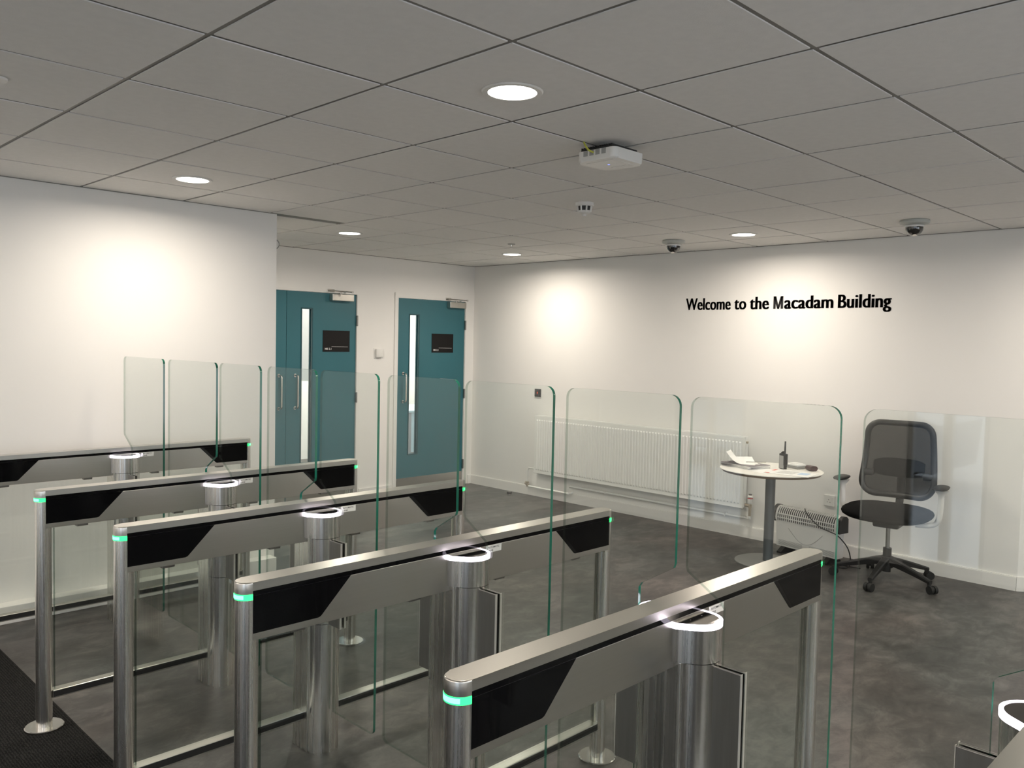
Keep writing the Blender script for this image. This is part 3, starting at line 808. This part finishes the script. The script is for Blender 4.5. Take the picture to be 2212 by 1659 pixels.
# ------------------------------------------------------------------ radiator
RY0, RY1, RZ0, RZ1, RX = 1.80, 4.20, .257, .855, 5.195
rt = thing('radiator', 'long white panel radiator on the right wall under the black control', 'radiator', (XR-.05, 3.0, RZ0))
ox, oy, oz = XR-.05, 3.0, RZ0
def rfront(bm):
    box(bm, RX-ox, RX+.012-ox, RY0-oy, RY1-oy, 0, RZ1-RZ0, bev=.004)
    n = 72; p = (RY1-RY0-.05)/n
    for k in range(n):
        y = RY0-oy+.025+p*(k+.5); h = p*.30
        z0, z1 = .035, RZ1-RZ0-.04
        v = [(-.0, y-h, z0), (-.0, y+h, z0), (-.0, y+h, z1), (-.0, y-h, z1), (-.006, y-h*.55, z0+.012), (-.006, y+h*.55, z0+.012), (-.006, y+h*.55, z1-.012), (-.006, y-h*.55, z1-.012)]
        v = [bm.verts.new((a+RX-ox-.0002, b, c)) for a, b, c in v]
        for q in ((4, 5, 6, 7), (0, 1, 5, 4), (1, 2, 6, 5), (2, 3, 7, 6), (3, 0, 4, 7)): bm.faces.new([v[i] for i in q])
part('front_panel', 'rad', rt, rfront, smooth=False)
part('back_panel', 'rad', rt, lambda bm: box(bm, .0, .012, RY0-oy, RY1-oy, 0, RZ1-RZ0-.005, bev=.004), smooth=False)
def grille(bm):
    zt = RZ1-RZ0
    box(bm, RX+.002-ox, .014, RY0-oy+.002, RY0-oy+.006, zt-.02, zt+.002); box(bm, RX+.002-ox, .014, RY1-oy-.006, RY1-oy-.002, zt-.02, zt+.002)
    box(bm, RX+.001-ox, RX+.008-ox, RY0-oy, RY1-oy, zt-.001, zt+.003); box(bm, .006, .013, RY0-oy, RY1-oy, zt-.001, zt+.003)
    n = 90
    for k in range(n):
        y = RY0-oy+.01+(RY1-RY0-.02)*k/n; box(bm, RX+.008-ox, .006, y, y+.012, zt-.001, zt+.002)
part('top_grille', 'rad', rt, grille, smooth=False)
for yy in (RY0-.003, RY1+.0005):
    part('side_panel', 'rad', rt, lambda bm: box(bm, RX+.004-ox, .008, yy-oy, yy+.0025-oy, .01, RZ1-RZ0-.002, bev=.001), smooth=False)
part('convector_fins', 'radd', rt, lambda bm: box(bm, RX+.0125-ox, -.0005, RY0-oy+.03, RY1-oy-.03, .03, RZ1-RZ0-.05), smooth=False)
for yy in (2.2, 3.0, 3.8): part('wall_bracket', 'rad', rt, lambda bm: box(bm, .0115, .0495, yy-oy-.015, yy-oy+.015, .05, .5), smooth=False)
part('air_vent', 'brass', rt, lambda bm: cyl(bm, (-.02, RY0-.004-oy, .555), (-.02, RY0-.016-oy, .555), .011, 14))
hv = thing('heating_pipe', 'white heating pipe running low along the right wall under the radiator', 'pipe', (XR-.03, 3.0, .17))
part('long_pipe', 'rad', hv, lambda bm: tube(bm, [(0, .755, 0), (0, -1.20, .002)], .011, 12))
part('short_pipe', 'rad', hv, lambda bm: tube(bm, smooth_path([(-.03, 1.30, -.068), (-.03, .80, -.070), (-.02, .76, -.070), (0, .735, -.066), (.012, .73, -.064)], 6), .010, 12))
for yy in (.3, -.5, -1.0): part('pipe_clip', 'rad', hv, lambda bm: box(bm, -.013, .0295, yy-.008, yy+.008, -.014, .014, bev=.002))
def lock(bm):
    cyl(bm, (-.03, 1.315, -.075), (-.03, 1.315, -.02), .013, 14); cyl(bm, (-.03, 1.30, -.03), (-.03, 1.34, -.03), .010, 12); cyl(bm, (-.03, 1.345, -.04), (-.03, 1.30, -.06), .014, 12)
part('lockshield_valve', 'brass', hv, lock)
part('riser_pipe', 'rad', hv, lambda bm: tube(bm, [(-.03, 1.315, -.02), (-.03, 1.315, .10), (-.03, 1.30, .125), (-.03, 1.205, .125)], .007, 10))
tv = thing('radiator_valve', 'white thermostatic valve with a red mark at the right end of the radiator', 'valve', (XR-.06, 1.752, .30))
part('valve_body', 'brass', tv, lambda bm: (cyl(bm, (0, 0, -.10), (0, 0, 0), .011, 14), cyl(bm, (0, -.0, -.015), (0, .043, -.015), .014, 14), cyl(bm, (0, 0, -.03), (0, 0, 0), .016, 14)))
part('thermostat_head', 'plastic', tv, lambda bm: lathe(bm, [(0, 0), (.018, 0), (.022, .02), (.022, .065), (.014, .073), (0, .073)], n=20))
part('red_band', 'red', tv, lambda bm: lathe(bm, [(.0215, .045), (.0226, .045), (.0226, .053), (.0215, .053), (.0215, .045)], n=20))
part('cap', 'steeld', tv, lambda bm: cyl(bm, (0, 0, .073), (0, 0, .084), .014, 16))
part('drop_pipe', 'rad', tv, lambda bm: tube(bm, smooth_path([(0, 0, -.10), (.0, 0, -.12), (.02, .01, -.13), (.03, .045, -.13)], 5), .009, 10))

# ------------------------------------------------------------------ round table
TX, TY, TZ = 4.68, 1.29, .70
tb = thing('round_table', 'round white-topped table with a grey pole and disc foot by the radiator', 'table', (TX, TY, 0))
part('tabletop', 'tabletop', tb, lambda bm: lathe(bm, [(0, TZ), (.368, TZ), (.371, TZ-.003), (.371, TZ-.006), (0, TZ-.006)], n=72))
part('plywood_edge', 'tedge', tb, lambda bm: lathe(bm, [(0, TZ-.006), (.370, TZ-.006), (.350, TZ-.024), (0, TZ-.024)], n=72))
part('pole', 'grey', tb, lambda bm: cyl(bm, (0, 0, .012), (0, 0, TZ-.03), .036, 32))
part('top_plate', 'grey', tb, lambda bm: cyl(bm, (0, 0, TZ-.03), (0, 0, TZ-.0242), .11, 32))
part('base_disc', 'lgrey', tb, lambda bm: lathe(bm, [(0, .0003), (.24, .0003), (.24, .006), (.232, .009), (0, .013)], n=64))
# things on it
def sheet(bm, cx, cy, w, d, rz, z, th=.0006, curl=0., mi=0):
    n = 8; R = Matrix.Rotation(rz, 3, 'Z'); top = []; bot = []
    for i in range(n+1):
        for j in range(2):
            a = (i/n-.5)*w; b = (j-.5)*d; zc = curl*max(0, (i/n-.45))**2*4
            p = R @ Vector((a, b, 0)); top.append(bm.verts.new((cx+p.x, cy+p.y, z+zc+th))); bot.append(bm.verts.new((cx+p.x, cy+p.y, z+zc)))
    for i in range(n):
        a = 2*i
        for L_, o_ in ((top, 1), (bot, -1)):
            q = [L_[a], L_[a+2], L_[a+3], L_[a+1]]; fc = bm.faces.new(q if o_ > 0 else q[::-1]); fc.material_index = mi
        bm.faces.new([top[a], bot[a], bot[a+2], top[a+2]]).material_index = mi; bm.faces.new([top[a+1], top[a+3], bot[a+3], bot[a+1]]).material_index = mi
    bm.faces.new([top[0], top[1], bot[1], bot[0]]); bm.faces.new([top[-2], bot[-2], bot[-1], top[-1]])
pp = thing('paper_stack', 'untidy stack of white papers with one curled sheet at the left of the round table', 'papers', (4.63, 1.475, TZ+.0004))
z = 0
for k in range(6):
    z1 = z+(.0055 if k % 2 == 0 else .003)
    def sh(bm): box(bm, -.105, .105, -.148, .148, z, z1, rot=Matrix.Rotation(random.uniform(-.12, .12)-.25, 3, 'Z'))
    part('paper_bundle', 'paper' if k % 2 == 0 else 'paperd', pp, sh, smooth=False); z = z1+.0001
part('curled_sheet', 'paper', pp, lambda bm: sheet(bm, -.01, .02, .21, .16, 1.9, z+.001, curl=.07), smooth=False)
part('curled_sheet', 'paper', pp, lambda bm: sheet(bm, .02, .0, .16, .15, .9, z+.0003, curl=.03), smooth=False)
pn = thing('pen', 'thin pen lying on top of the paper stack', 'pen', (4.70, 1.42, TZ+z+.009))
part('barrel', 'steelp', pn, lambda bm: cyl(bm, (-.05, .05, 0), (.05, -.05, .0), .003, 10))
part('tip', 'black', pn, lambda bm: cyl(bm, (-.05, .05, 0), (-.058, .058, 0), .003, 10, .001))
tag(part('loose_sheet', 'paper', None, lambda bm: sheet(bm, 4.56, 1.30, .21, .297, -.35, TZ+.0006, .0004), smooth=False), 'flat white sheet half under the paper stack', 'paper')
wk = thing('walkie_talkie', 'black walkie-talkie standing upright on the round table with its aerial up', 'radio', (4.765, 1.238, TZ+.0004), -.35)
part('body', 'black', wk, lambda bm: (box(bm, -.018, .018, -.028, .028, .03, .115, bev=.005), box(bm, -.016, .016, -.023, .023, 0, .035, bev=.003)), label='black radio body')
part('battery', 'greyplastic', wk, lambda bm: box(bm, -.0235, -.0182, -.022, .022, .005, .10, bev=.002))
part('knob', 'black', wk, lambda bm: (cyl(bm, (0, .004, .115), (0, .004, .131), .008, 14), cyl(bm, (0, .018, .115), (0, .018, .124), .006, 12)))
part('aerial', 'black', wk, lambda bm: cyl(bm, (0, -.014, .114), (0, -.014, .208), .0065, 12, .0055))
part('clip', 'black', wk, lambda bm: box(bm, .0182, .024, -.008, .008, .045, .105, bev=.002))
part('label_patch', 'paper', wk, lambda bm: box(bm, -.0168, -.0161, -.021, -.012, .004, .03), smooth=False)
ts = thing('tissue_packet', 'small white packet on a grey pad behind the walkie-talkie', 'packet', (4.905, 1.205, TZ+.0004), -.3)
part('grey_pad', 'lgrey', ts, lambda bm: box(bm, -.06, .06, -.075, .075, 0, .012, bev=.002))
part('packet', 'paper', ts, lambda bm: box(bm, -.045, .05, -.052, .06, .0121, .032, bev=.007))
part('flap', 'plastic', ts, lambda bm: box(bm, -.03, .04, -.03, .045, .0321, .036, bev=.0015))
cs = thing('glasses_case', 'small brown rounded case at the right of the round table', 'case', (4.855, 1.06, TZ+.0004), -.6)
def casef(bm):
    prism(bm, [(a, b+.019) for a, b in arc(.012, 0, .018, -PI/2, PI/2, 8)+arc(-.012, 0, .018, PI/2, 1.5*PI, 8)], 'y', -.036, .036)
    bmesh.ops.bevel(bm, geom=[e for e in bm.edges if len(e.link_faces) == 2 and e.calc_face_angle(0) > 1.2], offset=.008, segments=3, affect='EDGES')
part('shell', 'brown', cs, casef, ang=60)
part('zip', 'black', cs, lambda bm: box(bm, -.0308, .0308, -.0365, .0365, .018, .0195))
lf = thing('leaflet', 'printed leaflet with red corners and a pale blue patch on the round table', 'leaflet', (4.60, 1.09, TZ+.0006), .12)
part('page', 'paper', lf, lambda bm: box(bm, -.12, .12, -.16, .16, 0, .0018), smooth=False)
part('red_corner', 'redp', lf, lambda bm: (box(bm, .03, .11, .135, .158, .0019, .0024), box(bm, -.112, -.085, .125, .158, .0019, .0024)), smooth=False)
part('blue_patch', 'bluep', lf, lambda bm: box(bm, -.03, .07, -.12, -.05, .0019, .0023), smooth=False)
part('print_lines', 'lgrey', lf, lambda bm: [box(bm, .0+.02*k, .004+.02*k, -.03, .09, .0019, .0022) for k in range(-3, 5)], smooth=False)

# ------------------------------------------------------------------ convector heater
hx, hy = 5.06, 1.155
ht = thing('convector_heater', 'white convector heater with black end caps on the floor behind the round table', 'heater', (hx, hy, 0), math.radians(-9.5))
W2 = .265
def body(bm): prism(bm, [(-.035, .045), (.045, .045), (.05, .25), (-.05, .25)], 'y', -W2, W2, bev=.0)
part('body', 'plastic', ht, body, smooth=False)
GP = [(-.053+.0, .25), (-.058, .275), (-.055, .305), (-.042, .335), (-.022, .355), (.0, .362), (.03, .358), (.05, .34), (.053, .25)]
def capf(bm, y0, y1):
    prism(bm, [(a*1.06, b+.004 if b > .26 else b-.01) for a, b in GP], 'y', y0, y1)
for y0, y1 in ((-W2-.030, -W2-.0035), (W2+.0035, W2+.030)): part('end_cap', 'black', ht, lambda bm: capf(bm, y0, y1))
for y0, y1 in ((-W2-.0035, -W2+.012), (W2-.012, W2+.0035)): part('end_frame', 'plastic', ht, lambda bm: prism(bm, GP, 'y', y0, y1))
part('inner_chamber', 'black', ht, lambda bm: prism(bm, [(a*.86, .25+(b-.25)*.86) for a, b in GP], 'y', -W2+.0125, W2-.0125), smooth=False)
def curve_bars(bm, lo=0, hi=6):
    for k in range(29):
        y = -W2+.012+(2*W2-.024)*k/28
        for (a, b), (c, d_) in zip(GP[:7], GP[1:8]):
            p0, p1 = Vector((a, 0, b)), Vector((c, 0, d_)); n_ = Vector((-(d_-b), 0, c-a)).normalized()*.003
            v = [bm.verts.new((p.x+s_*n_.x, yy, p.z+s_*n_.z)) for p in (p0, p1) for yy in (y-.0035, y+.0035) for s_ in (0, 1)]
            for q in ((0, 1, 3, 2), (4, 6, 7, 5), (0, 4, 5, 1), (2, 3, 7, 6), (0, 2, 6, 4), (1, 5, 7, 3)): bm.faces.new([v[i] for i in q])
part('grille_bars', 'plastic', ht, curve_bars, smooth=False)
def cross(bm):
    for i in (1, 2, 4, 6):
        a, b = GP[i]
        box(bm, a-.003, a+.003, -W2+.01, W2-.01, b-.0035, b+.0035)
part('grille_rails', 'plastic', ht, cross, smooth=False)
def vents(bm):
    for k in range(6):
        box(bm, -.0374-.0004*k, -.035, -W2+.02, -.03, .058+.007*k, .0605+.007*k); box(bm, -.0374-.0004*k, -.035, .03, W2-.02, .058+.007*k, .0605+.007*k)
part('vent_slots', 'lgrey', ht, vents, smooth=False)
part('moulded_line', 'lgrey', ht, lambda bm: tube(bm, [(-.045-.0+.012*(1-t_)*0-.003, -.15+.30*t_, .20-.10*math.sin(PI*t_)) for t_ in [i/16 for i in range(17)]], .0012, 6))
for s_ in (-1, 1):
    part('foot', 'black', ht, lambda bm: prism(bm, [(-.09, .0005), (.09, .0005), (.09, .012), (.03, .05), (-.03, .05), (-.09, .012)], 'y', s_*.2-.02, s_*.2+.02), smooth=False)
cord = smooth_path([(-.035, .02, .375), (-.065, -.02, .345), (-.075, -.08, .305), (-.072, -.15, .265), (-.07, -.22, .25), (-.06, -.29, .225), (-.04, -.355, .15), (-.03, -.375, .06), (-.05, -.36, .008), (-.09, -.28, .006), (-.05, -.20, .006), (.0, -.33, .006), (.03, -.42, .006)], 8)
part('power_cable', 'black', ht, lambda bm: tube(bm, cord, .0042, 8))

# ------------------------------------------------------------------ office chair
ch = thing('office_chair', 'black mesh-backed swivel office chair on castors by the right wall', 'chair', (4.845, .487, 0), math.radians(7))
part('gas_column', 'steeld', ch, lambda bm: cyl(bm, (0, 0, .18), (0, 0, .40), .014, 20))
part('hub', 'black', ch, lambda bm: (cyl(bm, (0, 0, .07), (0, 0, .235), .028, 24), cyl(bm, (0, 0, .10), (0, 0, .175), .042, 24)))
for k in range(5):
    a = math.radians(104+72*k)
    R = Matrix.Rotation(a, 3, 'Z')
    def leg(bm):
        n = 6
        prev = None
        for i in range(n+1):
            t_ = i/n; x = .03+t_*.30; w = .026-.010*t_; z1 = .172-.085*t_**1.15; h = .052-.026*t_
            ring = [bm.verts.new(R @ Vector((x, y_, z_))) for y_, z_ in ((-w, z1-.008), (-w*.7, z1), (w*.7, z1), (w, z1-.008), (w*.7, z1-h), (-w*.7, z1-h))]
            if prev: [bm.faces.new([prev[q], prev[(q+1) % 6], ring[(q+1) % 6], ring[q]]) for q in range(6)]
            else: bm.faces.new(ring[::-1])
            prev = ring
        bm.faces.new(prev)
        c = R @ Vector((.318, 0, .0))
        cyl(bm, (c.x, c.y, .05), (c.x, c.y, .088), .012, 12)
    lg = part('base_leg', 'black', ch, leg)
    def cast(bm):
        c = R @ Vector((.342, 0, 0)); ax = R @ Vector((.25, .97, 0)); ax.normalize()
        for s_ in (-1, 1):
            p = Vector((c.x, c.y, .0285))
            cyl(bm, p+ax*s_*.006, p+ax*s_*.026, .028, 22)
        cyl(bm, Vector((c.x, c.y, .034))-ax*.02, Vector((c.x, c.y, .034))+ax*.02, .018, 14)
    part('castor', 'blackrub', lg, cast)
part('tilt_mechanism', 'black', ch, lambda bm: box(bm, -.09, .11, -.085, .085, .385, .43, bev=.014))
def pillow(bm, cx, cy, cz, sx, sy, sz, ex=3.2, nu=36, nv=14, fn=None):
    rings = []
    def sg(v, e): return math.copysign(abs(v)**e, v)
    for j in range(nv+1):
        ph = -PI/2+PI*j/nv; row = []
        for i in range(nu):
            th = 2*PI*i/nu
            p = Vector((sx*sg(math.cos(ph), 2/ex*1.4)*sg(math.cos(th), 2/ex), sy*sg(math.cos(ph), 2/ex*1.4)*sg(math.sin(th), 2/ex), sz*sg(math.sin(ph), .9)))
            if fn: p = fn(p)
            row.append(bm.verts.new((cx+p.x, cy+p.y, cz+p.z)))
        rings.append(row)
    for A, B in zip(rings, rings[1:]):
        for i in range(nu): bm.faces.new([A[i], A[(i+1) % nu], B[(i+1) % nu], B[i]])
    bmesh.ops.remove_doubles(bm, verts=bm.verts, dist=1e-5)
def seatf(p):
    p = p.copy(); p.z += .10*max(0, p.y*p.y)*.8 - .25*max(0, -p.x-.17)**2*4 ; return p
part('seat', 'fabric', ch, lambda bm: pillow(bm, -.05, 0, .487, .26, .285, .062, 2.9, fn=seatf), ang=80)
# back: curved frame, mesh, lumbar
BX = .20
def bpt(yy, zz):   # curvature of the back: wraps forward at the sides, leans back upwards
    t_ = (zz-.56)/.55
    return Vector((BX+.10*t_-.06*t_*t_-.9*yy*yy+.03*math.sin(PI*t_), yy, zz))
def outline(wb, wt, z0, z1, rc, n=8):
    pts = []
    for (cy_, cz_, a0, w) in ((wb-rc, z0+rc, -PI/2, 0), (wt-rc*.8, z1-rc*.8, 0, 1), (-wt+rc*.8, z1-rc*.8, PI/2, 1), (-wb+rc, z0+rc, PI, 0)):
        rr = rc if w == 0 else rc*.8
        pts += [(cy_+rr*math.cos(a0+PI/2*i/n), cz_+rr*math.sin(a0+PI/2*i/n)) for i in range(n+1)]
    return pts
ol = outline(.238, .215, .575, 1.085, .10)
def dens(pts, n=3):
    out = []
    for i in range(len(pts)):
        a, b = pts[i], pts[(i+1) % len(pts)]
        k = max(1, int(math.dist(a, b)/.04))
        out += [(a[0]+(b[0]-a[0])*q/k, a[1]+(b[1]-a[1])*q/k) for q in range(k)]
    return out
old = dens(ol)
part('back_frame', 'black', ch, lambda bm: tube(bm, [bpt(a, b) for a, b in old], .021, 12, closed=True))
def bmeshf(bm):
    c = (0, .83); N_ = 8
    rings = [[bm.verts.new(bpt(c[0]+(a-c[0])*k/N_, c[1]+(b-c[1])*k/N_)) for a, b in old] for k in range(1, N_+1)]
    ce = bm.verts.new(bpt(*c)); n = len(old)
    for i in range(n): bm.faces.new([ce, rings[0][i], rings[0][(i+1) % n]])
    for A, B in zip(rings, rings[1:]):
        for i in range(n): bm.faces.new([A[i], B[i], B[(i+1) % n], A[(i+1) % n]])
part('back_mesh', 'meshf', ch, bmeshf, ang=80)
def band(bm, y0, y1, z0, z1, off, th):
    n = 14; F_ = []; B_ = []
    for i in range(n+1):
        yy = y0+(y1-y0)*i/n; e = 1-abs(2*i/n-1)**4*.35; zc = (z0+z1)/2; hh = (z1-z0)/2*e
        for zz in (zc-hh, zc+hh):
            p = bpt(yy, zz); F_.append(bm.verts.new((p.x+off, p.y, p.z))); B_.append(bm.verts.new((p.x+off+th, p.y, p.z)))
    for i in range(n):
        a = 2*i
        bm.faces.new([F_[a], F_[a+1], F_[a+3], F_[a+2]]); bm.faces.new([B_[a], B_[a+2], B_[a+3], B_[a+1]])
        bm.faces.new([F_[a], F_[a+2], B_[a+2], B_[a]]); bm.faces.new([F_[a+1], B_[a+1], B_[a+3], F_[a+3]])
    bm.faces.new([F_[0], B_[0], B_[1], F_[1]]); bm.faces.new([F_[-2], F_[-1], B_[-1], B_[-2]])
part('lumbar_pad', 'fabric', ch, lambda bm: band(bm, -.165, .175, .70, .83, .004, .02), ang=50)
part('lumbar_adjuster', 'black', ch, lambda bm: (box(bm, BX-.02, BX+.03, .165, .235, .70, .745, bev=.006), box(bm, BX-.02, BX+.03, -.235, -.165, .70, .745, bev=.006)))
def spine_(bm): tube(bm, smooth_path([(.06, 0, .41), (.20, 0, .42), (.28, 0, .50), (.30, 0, .62), (.30, 0, .78)], 6), [.026]*25, 12)
part('back_support', 'black', ch, spine_)
for s_ in (-1, 1):
    def armpost(bm):
        tube(bm, smooth_path([(.0, s_*.17, .42), (.02, s_*.26, .425), (.02, s_*.305, .46), (.015, s_*.318, .55), (.01, s_*.320, .665)], 6), [.017]*12+[.019]*13, 12)
        lathe(bm, [(.018, .60), (.02, .64), (.042, .668), (.048, .676), (0, .676)], (.01, s_*.320, 0), 20)
    am = part('arm_post', 'plastic', ch, armpost, label='white plastic arm post')
    part('arm_pad', 'black', am, lambda bm: pillow(bm, -.01, s_*.322, .692, .115, .046, .0155, 2.6, 28, 8), ang=80)

# ------------------------------------------------------------------ outside the entrance
pv = boxpart('forecourt_paving', 'pave', None, -40, XW-.12, -30, 30, -.12, -.02, smooth=False)
pv['kind'] = 'structure'
car = thing('parked_car', 'silver car parked outside the entrance, seen only as a reflection in the gate glass', 'car', (-8.2, 3.6, -.02))
def carb(bm):
    prism(bm, [(-2.1, .25), (2.1, .25), (2.15, .7), (1.3, .85), (.7, 1.38), (-1.0, 1.42), (-1.7, .95), (-2.15, .8)], 'x', -.8, .8, bev=.05)
part('body', 'carp', car, carb)
part('side_glass', 'blackgl', car, lambda bm: prism(bm, [(-1.4, .92), (1.0, .9), (.6, 1.3), (-.9, 1.33)], 'x', .801, .81))
for yy in (-1.3, 1.35):
    for xx in (-.72, .72): part('wheel', 'blackrub', car, lambda bm: cyl(bm, (xx-.1, yy, .32), (xx+.1, yy, .32), .32, 24))
